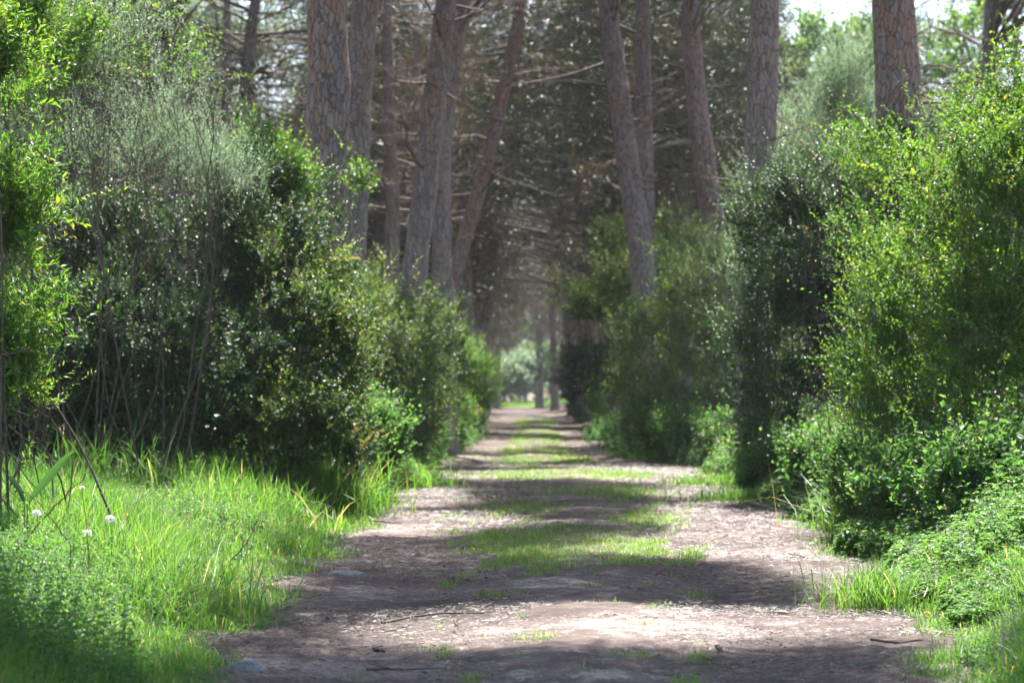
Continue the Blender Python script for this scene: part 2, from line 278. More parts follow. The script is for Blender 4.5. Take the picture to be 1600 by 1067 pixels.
# measured pines: (px,py) along the trunk, distance, width px, bark, dead branches, label
G1, G2 = 'tall pines along the left of the path', 'tall pines along the right of the path'
PINES = [
 ([(512, -60), (510, 0), (512, 150), (506, 250), (498, 390)], 33, 64, 'redbark', 3, 'thick pine trunk with flaking reddish bark rising above the left thicket, nearest on the left', G1),
 ([(572, -40), (566, 60), (560, 160), (553, 300), (549, 390)], 44, 44, 'bark', 12, 'grey purple pine trunk just right of the thick reddish trunk', G1),
 ([(606, 120), (608, 200), (613, 300), (612, 420)], 58, 22, 'bark', 16, 'short thin pine trunk standing alone between the paired left trunks and the crossing ones', G1),
 ([(700, -40), (690, 60), (680, 150), (668, 260), (650, 400), (646, 470)], 47, 38, 'bark', 14, 'grey pine trunk curving gently to the right, in front of a straight one', G1),
 ([(722, 20), (702, 120), (690, 240), (690, 400), (692, 500)], 53, 30, 'bark', 14, 'straight grey pine trunk between the curving trunk and the slanting one', G1),
 ([(805, 60), (788, 130), (772, 210), (748, 300), (718, 400), (694, 490)], 56, 24, 'redbark', 18, 'slanting reddish pine trunk leaning right towards the path', G1),
 ([(262, -40), (264, 60), (268, 250), (272, 450)], 50, 34, 'bark', 10, 'hazy pine trunk behind the feathery left thicket', G1),
 ([(352, -40), (354, 100), (350, 300)], 68, 20, 'bark', 14, 'slim pine trunk behind the left thicket, left of a forking blurred one', G1),
 ([(404, -40), (392, 40), (384, 130), (378, 300)], 62, 25, 'bark', 14, 'blurred leaning pine trunk behind the left thicket next to a slim one', G1),
 ([(946, -40), (955, 60), (972, 180), (988, 300), (1003, 400), (1008, 490)], 55, 37, 'bark', 9, 'pine trunk curving left as it rises, closest to the path on the right', G2),
 ([(1004, -40), (1005, 80), (1006, 220), (1010, 400), (1010, 480)], 59, 31, 'bark', 9, 'straight pine trunk touching the curving one right of the path', G2),
 ([(1078, -40), (1082, 80), (1094, 200), (1108, 300), (1124, 420)], 56, 36, 'redbark', 12, 'pine trunk with rough peeling bark bending left above the right bushes', G2),
 ([(1062, 60), (1063, 200), (1066, 350)], 74, 20, 'bark', 20, 'thin distant pine trunk just left of the rough peeling one', G2),
 ([(1197, -40), (1196, 60), (1190, 180), (1184, 300), (1180, 420)], 38.5, 47, 'bark', 6, 'stout grey pine trunk behind the pale feathery shrub', G2),
 ([(1396, -60), (1397, 0), (1402, 120), (1406, 240)], 33.5, 68, 'redbark', 2, 'thickest pine trunk with orange bark plates above the dark rounded right bush', G2),
 ([(1552, -40), (1548, 60), (1545, 200)], 58, 28, 'bark', 14, 'blurred forked pine trunk above the bright near right bush', G2),
 ([(1586, -40), (1590, 100), (1592, 200)], 72, 18, 'bark', 12, 'slim blurred pine trunk at the upper right beside the forked one', G2),
 ([(722, 300), (728, 420), (732, 540)], 84, 17, 'bark', 20, 'dark pine trunk just right of the foot of the slanting one', G1),
 ([(842, 330), (836, 420), (842, 500), (843, 600)], 205, 10, 'bark', 22, 'dark gently curving pine trunk nearest the end of the path', G2),
 ([(858, 300), (862, 450), (866, 590)], 170, 11, 'bark', 22, 'dark straight pine trunk second from the end of the path', G2),
 ([(882, 280), (880, 400), (890, 540)], 140, 14, 'bark', 22, 'dark pine trunk midway in the far right row', G2),
 ([(903, 300), (906, 450), (908, 560)], 124, 10, 'bark', 22, 'slender dark pine trunk right of the middle of the far right row', G2),
 ([(914, 300), (917, 430), (919, 540)], 112, 11, 'redbark', 22, 'slender dark pine trunk at the near end of the far right row', G2),
 ([(652, 200), (655, 350), (660, 500)], 78, 18, 'bark', 20, 'dark pine trunk behind the curving left trunk', G1),
]
tree_info = []
for i, (pp, d, wpx, bark, nd, label, grp) in enumerate(PINES):
    rg = np.random.default_rng(100 + i); r = wpx / F * d / 2
    pts = [P(a, b, d) for a, b in pp][::-1]                      # bottom up
    a0 = pts[0]; dirn = (pts[1] - pts[0]) / max(pts[1][2] - pts[0][2], .1); dirn = np.clip(dirn, -.35, .35)
    foot = a0 - dirn * .7 * (a0[2]); foot[1] = d; foot[2] = bank(foot[0], d) - .1
    top = pts[-1]; dt = (pts[-1] - pts[-2]); dt = dt / max(dt[2], .1); dt[:2] = np.clip(dt[:2], -.3, .3)
    H = max(13.0, top[2] + 2) if d < 90 else (14.5 if d < 130 else 18.0)
    pts = [foot, foot * .5 + a0 * .5] + pts if a0[2] > 1.5 else [foot] + pts
    tt = top + dt * (H - top[2]) * .6; tt[2] = H; pts.append(tt)
    pts = np.array(pts)
    root = empty('pine_tree', foot + np.array([0, 0, .1]), label, 'pine tree', grp); base = np.array(root.location)
    z = pts[:, 2]; rad = r * np.interp(z, [0, .25, .8, 5, 10, H], [1.6, 1.3, 1.12, 1.0, .85, .25])
    rad = np.where(z > 10, np.maximum(rad, .05), rad)
    tr, ax, rr = trunk_mesh(pts - base, rad, 'trunk', M[bark], root, 28 if d < 60 else 14, .14 if d < 60 else .3, i)
    zl = (6.0 if d > 90 else 4.5) if d > 50 else 4.0
    db = dead_branches(ax, rr, zl, H - 2, int(nd * (1.4 if d > 60 else .8)) if d > 40 else nd, 2.6 if d > 40 else 1.6, rg, 6 if d > 40 else 3, .03)
    V, Fc = tubes(db, 4); mesh('dead_branches', V, Fc, M['dead'], root, smooth=True)
    dry_twigs(db, d, rg, root)
    tree_info.append((root, base, ax + base, H, d, rg))
# canopy: needle clumps over the path and beside it, each clump on the nearest pine
def canopy():
    rg = np.random.default_rng(5); n = 66000
    y = np.concatenate([rg.uniform(13, 52, 36000), rg.uniform(52, 135, n - 36000)]); x = rg.uniform(-1, 1, n) * (5.5 + .17 * y); z = rg.uniform(0, 1, n)
    z = np.where(y < 52, 9.8 + 3.4 * z, 7.6 + 9.5 * z) + .5 * np.sin(x * .8) + .5 * np.sin(y * .5)
    m = 9000; y2 = rg.uniform(58, 128, m); x2 = .2 + rg.uniform(-.1, .1, m) * y2; z2 = CH + y2 * rg.uniform(.085, .2, m)
    ok = z2 > 7.2; x = np.concatenate([x, x2[ok]]); y = np.concatenate([y, y2[ok]]); z = np.concatenate([z, z2[ok]])
    z = np.where(y < 64, np.maximum(z, CH + .176 * y + (z - 7.6) * .3), z)
    c = np.stack([x, y, z], 1)
    el = (c[:, 2] - CH) / c[:, 1]; ax_ = c[:, 0] / c[:, 1]; k_ = (c[:, 1] > 40) & (el > .13) & (ax_ > .102) & (ax_ < .14); c = c[~k_]; el = el[~k_]; ax_ = ax_[~k_]; k_ = (c[:, 1] > 50) & (el > .09) & (((ax_ < -.092) & (ax_ > -.165)) | (ax_ > .16)) & (rg.uniform(size=len(c)) < .8); c = c[~k_]; el = el[~k_]
    c = c[~((c[:, 1] > 80) & (el < .078) & (abs(c[:, 0] / c[:, 1] - .01) < .035))]
    keep = ~lit_by_gap(c) & (sinn(c, .16, 21, 2) > -.5) & ((c[:, 1] > 52) | (sinn(c, .22, 23, 2) > np.where(abs(c[:, 0] - .3) > 3.0, .15, -.9)))  # near clumps are unseen, set to shade the path and cut for sun patches
    c = c[keep]
    axs = np.array([a[np.argmin(abs(a[:, 2] - 11))] for _, _, a, *_ in tree_info]); near = np.argmin(((c[:, None, :2] - axs[None, :, :2]) ** 2 * np.array([1, .8])).sum(-1), 1)
    for i, (root, base, ax, H, d, rg2) in enumerate(tree_info):
        cc = c[near == i]
        if d > 110: u_ = nrm(rg2.normal(size=(110, 3))); cc = np.concatenate([cc, ax[-1] - np.array([0, 0, 2.5]) + u_ * np.array([3.2, 3.2, 2.4]) * rg2.uniform(.3, 1, (110, 1))])
        if len(cc) == 0: continue
        far = d > 40
        Q, t = needle_clumps(cc, 44 if d > 40 else 30, .45, .28, .03 if d > 40 else .05, rg2)
        polys('crown', Q - base, M['needle'], root, t)
        pick = cc[rg2.choice(len(cc), min(len(cc), 46), replace=False)]; br = []
        for q in pick:
            k = np.argmin(abs(ax[:, 2] - (q[2] - rg2.uniform(.3, 2)))); a = ax[k]; L = np.linalg.norm(q - a); r0 = min(.06, .012 + .006 * L)
            pl = bend(a, q, 9, .07, rg2, .04)
            if d < 60 and lit_by_gap(pl[2:]).mean() > .25: continue
            br.append((pl - base, np.linspace(r0, .006, 9)))
            for _ in range(4):
                m_ = pl[rg2.integers(3, 9)]; cl = cc[np.argsort(((cc - m_) ** 2).sum(1))[rg2.integers(0, 6) % len(cc)]]
                if np.linalg.norm(cl - m_) < 2.5: br.append((bend(m_, cl, 5, .1, rg2) - base, np.linspace(.014, .005, 5)))
        if br: V, Fc = tubes(br, 5); mesh('branches', V, Fc, M['dead'], root, smooth=True)
canopy()
# background pines: four kinds copied through the wood
def make_filler(seed, H, red):
    rg = np.random.default_rng(seed)
    root = empty('pine_tree', (0, 0, 0), 'slim pine among the many blurred trees deep in the wood', 'pine tree', 'pines deep in the wood')
    pts = np.array([(0, 0, -.3), (rg.normal() * .1, rg.normal() * .1, 3), (rg.normal() * .4, rg.normal() * .3, 8), (rg.normal() * .7, rg.normal() * .5, H)])
    tr, ax, rr = trunk_mesh(pts, np.array([.24, .2, .16, .05]), 'trunk', M['redbark' if red else 'bark'], root, 10, .4, seed)
    n = 260; u = nrm(rg.normal(size=(n, 3))); c = ax[-1] - np.array([0, 0, 3.2]) + u * np.array([3.4, 3.4, 3.0]) * rg.uniform(.3, 1, (n, 1)) ** .5
    c = c[sinn(c, .2, seed, 2) > -.35]
    low = np.stack([rg.normal(size=60) * 1.6, rg.normal(size=60) * 1.6, rg.uniform(6.0, H - 5, 60)], 1); 
    Q, t = needle_clumps(np.concatenate([c, low]), 36, .5, .30, .06, rg); polys('crown', Q, M['needle'], root, t)
    br = dead_branches(ax, rr, 5.0, H - 3, 24, 2.8, rg, 6, .03)
    dry_twigs(br, 90, rg, root)
    for q in c[::6]:
        k = np.argmin(abs(ax[:, 2] - (q[2] - rg.uniform(.5, 2)))); br.append((bend(ax[k], q, 6, .08, rg), np.linspace(.05, .01, 6)))
    V, Fc = tubes(br, 4); mesh('dead_branches', V, Fc, M['dead'], root, smooth=True)
    return root
def copy_tree(root):
    r = root.copy(); COL.objects.link(r)
    for ch in list(root.children):
        c = ch.copy(); COL.objects.link(c); c.parent = r
    return r
def fillers():
    protos = [make_filler(300 + k, H, k == 2) for k, H in enumerate((13.5, 15, 16.5, 14.2))]
    rg = np.random.default_rng(77); spots = []
    for band, (y0, y1, n, gap) in enumerate(((46, 75, 16, 3.2), (75, 120, 40, 3.2), (120, 180, 50, 3.6), (180, 235, 40, 4.5))):
        tries = 0; got = 0
        while got < n and tries < 4000:
            tries += 1; y = rg.uniform(y0, y1); x = rg.uniform(-1, 1) * (.245 * y + 4)
            px = HX + x / y * F
            if abs(x - .3) < 3.4 + (1.2 if y < 100 else 0) or (760 < px < 850 and y > 150): continue
            if y < 75 and (560 < px < 1180): continue
            if abs(px - 1290) < 70 + 3.2 / y * F: continue
            if y < 100 and (abs(px - 350) < 60 + 3.0 / y * F or px > 1440): continue
            if any((x - a) ** 2 + (y - b) ** 2 < gap ** 2 for a, b in spots): continue
            spots.append((x, y)); got += 1
    for k in range(34): spots.append(((-1) ** k * rg.uniform(3.2, 5.2) + .4, 84 + k * 4.4 + rg.uniform(-1.5, 1.5)))
    for k in range(16): spots.append((-15 + k * 2.0 + rg.uniform(-.6, .6), rg.uniform(262, 286)))
    for i, (x, y) in enumerate(spots):
        o = protos[i] if i < 4 else copy_tree(protos[i % 4])
        o.location = (x, y, float(bank(x, y))); o.rotation_euler = (0, 0, rg.uniform(0, 6.28)); s = rg.uniform(.85, 1.15); o.scale = (s, s, s * rg.uniform(.95, 1.1))
fillers()
# ------------------------------------------------------------------ shrubs
def shrub(name, label, cat, blobs, mat, nspray, nleaf, L, W, spl=.35, seed=0, up=.45, shell=.5, shape='quad', spread=.9, rough=.5, group=None, lobes=True, stems=14, clump=(.55, -.25), kind=None, thick=1.0):
    """blobs: (px, py, dist, rx px, ry px, depth m)"""
    rg = np.random.default_rng(seed); B = []; nspray = int(nspray * 1.6); L *= 1.2; W *= 1.3
    for (px, py, d, rx, ry, dep) in blobs:
        c = P(px, py, d); B.append((c, np.array([rx / F * d, dep, ry / F * d])))
    wgt = np.array([(r[0] * r[2] + r[0] * r[1] + r[1] * r[2]) for _, r in B]); wgt /= wgt.sum()
    idx = rg.choice(len(B), nspray, p=wgt); C = np.array([b[0] for b in B])[idx]; Rr = np.array([b[1] for b in B])[idx]
    nb = max(8, nspray // 16); bi = rg.integers(0, nb, nspray); ix = idx[:nb]; C = C[:nb]; Rr = Rr[:nb]
    u = nrm(rg.normal(size=(nb, 3))); low = u[:, 2] < -.5; u[low, 2] *= -1
    bump = 1 + rough * sinn(u * 1.0 + C * .37, .9, seed + 3, 3)
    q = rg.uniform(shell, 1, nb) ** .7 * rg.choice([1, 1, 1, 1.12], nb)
    bp = C + u * Rr * (q * bump)[:, None]; bd = nrm(u + np.array([0, 0, up]) + rg.normal(size=(nb, 3)) * .45); bl = spl * rg.uniform(.7, 1.8, nb); bt = rg.normal(0, .13, nb)
    tb_ = rg.uniform(-.75, .35, nspray); p = bp[bi] + bd[bi] * (bl[bi] * tb_)[:, None] + rg.normal(size=(nspray, 3)) * (spl * .33 * (1 - .5 * (tb_ + .75)))[:, None]
    p[:, 2] -= .12 * bl[bi] * np.maximum(tb_, 0) ** 2 * 4
    u = bd[bi]; q = q[bi]; bt = bt[bi]
    p[:, 2] = np.maximum(p[:, 2], .12 + bank(p[:, 0], p[:, 1]))
    eL, eR = xl(p[:, 1]), xr(p[:, 1]); mid_ = (eL + eR) / 2; sl_ = .35 - .5 * p[:, 2]; out_ = np.abs(rg.normal(size=nspray)) * .45
    if B[0][0][1] < 200: p[:, 0] = np.where((p[:, 0] >= mid_) & (p[:, 0] < eR + sl_), eR + sl_ + out_, np.where((p[:, 0] < mid_) & (p[:, 0] > eL - sl_), eL - sl_ - out_, p[:, 0]))
    if clump[1] > -1: 
        k = sinn(p, clump[0], seed + 7, 2) > clump[1]; p, u, q, bt = p[k], u[k], q[k], bt[k]
    n = len(p)
    d = nrm(u * .8 + np.array([0, 0, up]) + rg.normal(size=(n, 3)) * .55); sl = spl * rg.uniform(.5, 1.25, n) * (1 + (rg.uniform(size=n) < .10) * 1.3)
    # leaves along each spray
    t = (np.arange(nleaf) + .5) / nleaf; T = np.tile(t, n); D = np.repeat(d, nleaf, 0); PP = np.repeat(p, nleaf, 0); SL = np.repeat(sl, nleaf)
    N = len(T); curve = np.repeat(rg.normal(size=(n, 3)) * .22, nleaf, 0)
    pos = PP + D * (T * SL)[:, None] + curve * (T ** 2 * SL)[:, None]
    rv = rg.normal(size=(N, 3)); rad = nrm(rv - (rv * D).sum(1, keepdims=True) * D)
    ld = nrm(D * (.5 + .5 * T[:, None]) + rad * spread); nn = nrm(D * .9 + np.array([0, 0, .6]) + rg.normal(size=(N, 3)) * .5)
    sz = (1 - .35 * T) * rg.uniform(.6, 1.25, N) * np.repeat(rg.uniform(.7, 1.4, n), nleaf)
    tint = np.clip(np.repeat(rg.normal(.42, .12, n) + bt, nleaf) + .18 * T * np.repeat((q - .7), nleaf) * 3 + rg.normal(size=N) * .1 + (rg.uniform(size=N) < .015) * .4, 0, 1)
    g = C[0].copy(); g[2] = bank(g[0], g[1])
    base = np.array([np.mean([b[0][0] for b in B]), np.mean([b[0][1] for b in B]), 0]); base[2] = bank(base[0], base[1])
    Q = leaves(pos, ld, nn, L * sz, W * sz, shape)
    root = empty(name, base, label, cat, group)
    polys('foliage', Q - base, M[mat], root, tint)
    # woody stems and twigs
    tb = []
    for i in range(stems):
        c, r = B[i % len(B)]; e = c + nrm(rg.normal(size=3) + np.array([0, 0, .5])) * r * .85
        if e[2] < .5: e[2] = .5
        x0 = c[0] * .75 + e[0] * .25 + rg.normal() * .3; y0 = c[1] * .6 + e[1] * .4; x0 = max(x0, float(xr(y0)) + .6) if c[0] > .3 else min(x0, float(xl(y0)) - .6); a = np.array([x0, y0, bank(x0, y0) - .05]); r0 = rg.uniform(.006, .014) * thick
        pl = bend(a, e, 10, .2, rg); tb.append((pl - base, np.linspace(r0, r0 * .3, 10)))
        for _ in range(5):
            m_ = pl[rg.integers(4, 10)]; near = p[np.argsort(((p - m_) ** 2).sum(1))[rg.integers(10, max(12, n // 20))]]
            tb.append((bend(m_, near, 6, .12, rg) - base, np.linspace(r0 * .4, r0 * .15, 6)))
    V, Fc = tubes(tb, 5)
    # one thin twig under each spray, as three-sided slivers
    ks = rg.uniform(size=n) < .6; tp, td, ts = p[ks] - base, d[ks], sl[ks]; m = len(tp)
    sd = nrm(np.cross(td, rg.normal(size=(m, 3)))) * (.0025 * thick); 
    a = tp - td * (ts * .4)[:, None]; b_ = tp + td * (ts * .9)[:, None]
    TV = np.stack([a - sd, a + sd, b_ + sd * .4, b_ - sd * .4], 1).reshape(-1, 3)
    V = np.concatenate([V, TV]); Fc = np.concatenate([Fc, np.arange(m * 4).reshape(m, 4) + len(V) - m * 4])
    mesh('stems', V, Fc, M['twig'], root)
    return root
# left side
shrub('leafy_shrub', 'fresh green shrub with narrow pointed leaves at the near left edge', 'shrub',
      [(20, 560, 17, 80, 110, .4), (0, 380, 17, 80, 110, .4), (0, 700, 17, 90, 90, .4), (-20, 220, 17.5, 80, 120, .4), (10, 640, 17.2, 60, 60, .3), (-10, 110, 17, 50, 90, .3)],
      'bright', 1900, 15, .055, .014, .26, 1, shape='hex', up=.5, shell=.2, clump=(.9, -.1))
shrub('feathery_shrub', 'tall feathery pale grey green shrub filling the upper left', 'shrub',
      [(110, 150, 24, 190, 190, 1.2), (235, 235, 25, 135, 125, 1.1), (60, 270, 24.5, 150, 110, 1.2), (330, 270, 26, 110, 80, 1.0), (60, 40, 24.5, 230, 110, 1.2), (365, 270, 26, 60, 70, .7), (-120, 250, 25, 160, 300, 1.3)],
      'silver', 5200, 16, .028, .008, .42, 2, up=.8, shell=.1, spread=.55, rough=.5, clump=(.8, -.15), stems=18)
shrub('leafy_shrub', 'yellow green broad leaved shrub growing through the top of the feathery one', 'shrub',
      [(90, 90, 23, 120, 100, .8), (200, 60, 23.5, 120, 80, .8), (30, 10, 23, 120, 60, .8), (250, 100, 24, 60, 40, .5)],
      'bright', 1700, 12, .036, .021, .32, 3, up=.4, shell=.2, clump=(.9, .05), stems=14)
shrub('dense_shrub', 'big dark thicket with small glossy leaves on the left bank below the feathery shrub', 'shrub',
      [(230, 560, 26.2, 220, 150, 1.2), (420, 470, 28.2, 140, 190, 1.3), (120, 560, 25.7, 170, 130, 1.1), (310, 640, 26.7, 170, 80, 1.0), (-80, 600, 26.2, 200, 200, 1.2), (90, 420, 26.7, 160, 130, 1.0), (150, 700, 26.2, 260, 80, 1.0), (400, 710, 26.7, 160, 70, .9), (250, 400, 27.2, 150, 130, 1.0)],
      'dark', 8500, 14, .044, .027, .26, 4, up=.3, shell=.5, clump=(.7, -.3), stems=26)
shrub('bramble_shrub', 'sunlit glossy bush at the path side edge of the left thicket under the thick pine', 'shrub',
      [(490, 560, 27, 80, 110, .9), (435, 455, 27.5, 80, 80, .9), (505, 620, 27, 60, 60, .7), (470, 660, 26, 90, 50, .8), (495, 490, 28, 40, 50, .6)],
      'mid', 3300, 13, .042, .027, .28, 5, up=.3, shell=.55, clump=(.9, -.3), stems=16)
shrub('climbing_shrub', 'bright yellow green sprouting bush beside the thick left pine trunk', 'shrub',
      [(410, 240, 29, 40, 60, .4), (450, 290, 29, 45, 55, .5), (545, 280, 31.5, 14, 36, .2), (420, 350, 29, 70, 60, .6), (560, 290, 31.5, 12, 18, .2), (505, 425, 30.5, 36, 24, .3)],
      'bright', 1500, 12, .04, .028, .26, 6, up=.9, shell=.2, clump=(1.0, -.1), stems=10)
shrub('dense_shrub', 'dark green rounded bush behind the sunlit glossy one, left of the path', 'shrub',
      [(610, 560, 40, 90, 130, 1.4), (650, 630, 40, 70, 60, 1.1), (600, 475, 42, 45, 45, 1.0), (660, 540, 41, 50, 80, 1.0), (570, 540, 41, 55, 100, 1.2), (665, 600, 44, 48, 90, .9), (620, 690, 40, 90, 50, 1.2)],
      'mid', 4200, 12, .05, .03, .32, 7, up=.35, shell=.6, clump=(.5, -.3), stems=12)
shrub('leafy_shrub', 'small pale green bush catching the sun where the left bushes end', 'shrub',
      [(738, 605, 73, 38, 66, 1.0), (752, 650, 76, 22, 40, .6), (715, 570, 72, 30, 45, .8), (705, 650, 70, 36, 46, .8)],
      'bright', 2000, 12, .06, .034, .34, 8, up=.5, shell=.4, clump=(.5, -.3), stems=8)
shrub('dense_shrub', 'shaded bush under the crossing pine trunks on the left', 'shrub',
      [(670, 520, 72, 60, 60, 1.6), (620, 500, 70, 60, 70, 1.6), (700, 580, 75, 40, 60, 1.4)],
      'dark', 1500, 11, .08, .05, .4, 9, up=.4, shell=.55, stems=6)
shrub('nettle_clump', 'glowing yellow green nettle clump between the glossy bush and the left path edge', 'nettles',
      [(585, 705, 31, 50, 46, .6), (555, 690, 29.5, 40, 50, .5)], 'herb', 1800, 8, .06, .042, .28, 76, up=.9, shell=.2, clump=(1., -.5), stems=4)
shrub('nettle_clump', 'bright nettle clump bulging over the left path edge under the dark rounded bush', 'nettles',
      [(620, 705, 42, 60, 34, .9), (580, 720, 38, 60, 40, .9), (670, 700, 50, 40, 28, .9)], 'herb', 2600, 8, .06, .04, .28, 71, up=.9, shell=.3, clump=(1., -.5), stems=6)
shrub('nettle_clump', 'pale nettle clump below the small pale green bush on the left', 'nettles',
      [(752, 680, 72, 22, 22, .7), (705, 700, 58, 36, 28, .8)], 'herb', 1500, 8, .075, .05, .3, 72, up=.9, shell=.3, clump=(1., -.5), stems=4)
# right side
shrub('nettle_clump', 'tall sunny nettles at the right path edge in front of the dark rounded bush', 'nettles',
      [(1270, 755, 27, 60, 50, .5), (1340, 765, 24.5, 70, 56, .5), (1235, 765, 29.5, 40, 34, .4), (1180, 742, 34, 36, 38, .5), (1150, 735, 37.5, 34, 36, .5)], 'herb', 3600, 8, .062, .042, .26, 74, up=.9, shell=.2, clump=(1., -.5), stems=4)
shrub('nettle_clump', 'broad nettle bank at the foot of the large bright near right bush', 'nettles',
      [(1430, 780, 21, 90, 56, .6), (1550, 780, 19.3, 120, 70, .6), (1370, 790, 22.5, 50, 44, .4)], 'herb', 3600, 8, .055, .038, .24, 75, up=.9, shell=.2, clump=(1., -.5), stems=4)
shrub('nettle_clump', 'shaded nettle clump under the olive green bush on the right verge', 'nettles',
      [(1010, 690, 48, 60, 36, .8), (1080, 695, 47, 66, 38, .8), (1150, 700, 44, 60, 44, .8), (965, 685, 52, 26, 34, .7), (1200, 715, 38, 50, 46, .7)], 'herb', 4600, 8, .06, .042, .28, 73, up=.9, shell=.3, clump=(1., -.5), stems=8)
shrub('leafy_shrub', 'large bright yellow green bush with tiny leaves at the near right edge', 'shrub',
      [(1560, 330, 21.8, 170, 150, 1.0), (1480, 520, 22.3, 150, 160, 1.0), (1600, 560, 21.3, 150, 200, 1.0), (1530, 220, 22.8, 80, 70, .6), (1620, 180, 22.3, 90, 110, .8), (1400, 430, 23.3, 80, 60, .6), (1700, 450, 21.8, 160, 300, 1.2), (1450, 640, 22.3, 120, 80, .8), (1350, 580, 23.3, 60, 40, .4)],
      'bright', 8500, 13, .036, .022, .28, 10, up=.45, shell=.35, clump=(.9, -.2), stems=40)
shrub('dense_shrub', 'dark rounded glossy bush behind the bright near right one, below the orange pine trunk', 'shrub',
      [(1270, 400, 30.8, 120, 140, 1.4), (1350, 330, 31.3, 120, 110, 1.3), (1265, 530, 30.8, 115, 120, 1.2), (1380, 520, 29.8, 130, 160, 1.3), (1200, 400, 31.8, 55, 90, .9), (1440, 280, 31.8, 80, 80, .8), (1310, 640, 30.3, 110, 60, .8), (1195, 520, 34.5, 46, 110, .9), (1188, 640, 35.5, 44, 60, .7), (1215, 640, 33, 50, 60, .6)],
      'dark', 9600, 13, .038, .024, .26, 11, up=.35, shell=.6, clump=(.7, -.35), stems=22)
shrub('leafy_shrub', 'thin light green branches arching over the dark rounded right bush', 'shrub',
      [(1360, 270, 25, 70, 40, .5), (1300, 250, 25.5, 50, 24, .4), (1380, 380, 24, 80, 30, .5), (1340, 480, 23, 60, 24, .4), (1420, 240, 25, 60, 60, .5)],
      'bright', 620, 13, .028, .018, .32, 12, up=.7, shell=.1, clump=(1.0, -.2), stems=16)
shrub('feathery_shrub', 'silvery tall feathery shrub between the stout pine and the orange barked pine', 'shrub',
      [(1275, 210, 42, 72, 90, 1.3), (1305, 140, 42, 50, 60, 1.1), (1240, 310, 42, 60, 80, 1.1), (1335, 210, 42, 45, 80, 1.0), (1190, 330, 36.5, 22, 50, .5), (1165, 410, 37, 26, 60, .6)],
      'silver', 3300, 16, .045, .013, .6, 13, up=1.0, shell=.15, spread=.5, rough=.45, clump=(.55, -.15), stems=20)
shrub('dense_shrub', 'dull olive green bush leaning over the right verge past the dark rounded one', 'shrub',
      [(1060, 560, 50, 110, 100, 1.6), (1130, 520, 48, 80, 140, 1.4), (1000, 600, 52, 52, 60, 1.1), (1010, 530, 53, 56, 60, 1.1), (1110, 430, 50, 70, 60, 1.1), (1080, 650, 49, 100, 50, 1.2)],
      'mid', 6500, 12, .048, .03, .32, 14, up=.4, shell=.6, clump=(.5, -.3), stems=14)
shrub('dense_shrub', 'blurred blue green bush wrapped round the foot of the twin right pines', 'shrub',
      [(965, 395, 62, 50, 40, 1.4), (1060, 400, 60, 70, 56, 1.7), (1000, 470, 60, 90, 60, 1.8), (1000, 560, 61, 50, 90, 1.5)],
      'mid', 2600, 12, .075, .045, .42, 15, up=.4, shell=.55, clump=(.4, -.3), stems=8)
shrub('dense_shrub', 'nearly black bush at the right of the far end of the path', 'shrub',
      [(925, 580, 92, 42, 52, 1.8), (905, 610, 94, 32, 34, 1.5), (960, 600, 90, 40, 50, 1.5)],
      'dark', 1500, 11, .10, .06, .5, 16, up=.4, shell=.6, stems=6)
shrub('leafy_shrub', 'small whitish sunlit bush at the right path edge in the distance', 'shrub',
      [(893, 648, 104, 16, 22, .6)], 'silver', 420, 10, .08, .05, .3, 17, up=.5, shell=.4, stems=4)
shrub('leafy_shrub', 'low pale bush in the sun just before the olive green one on the right verge', 'shrub',
      [(932, 660, 76, 16, 34, .7), (945, 690, 70, 22, 30, .6)], 'bright', 600, 11, .06, .04, .3, 18, up=.6, shell=.4, stems=4)
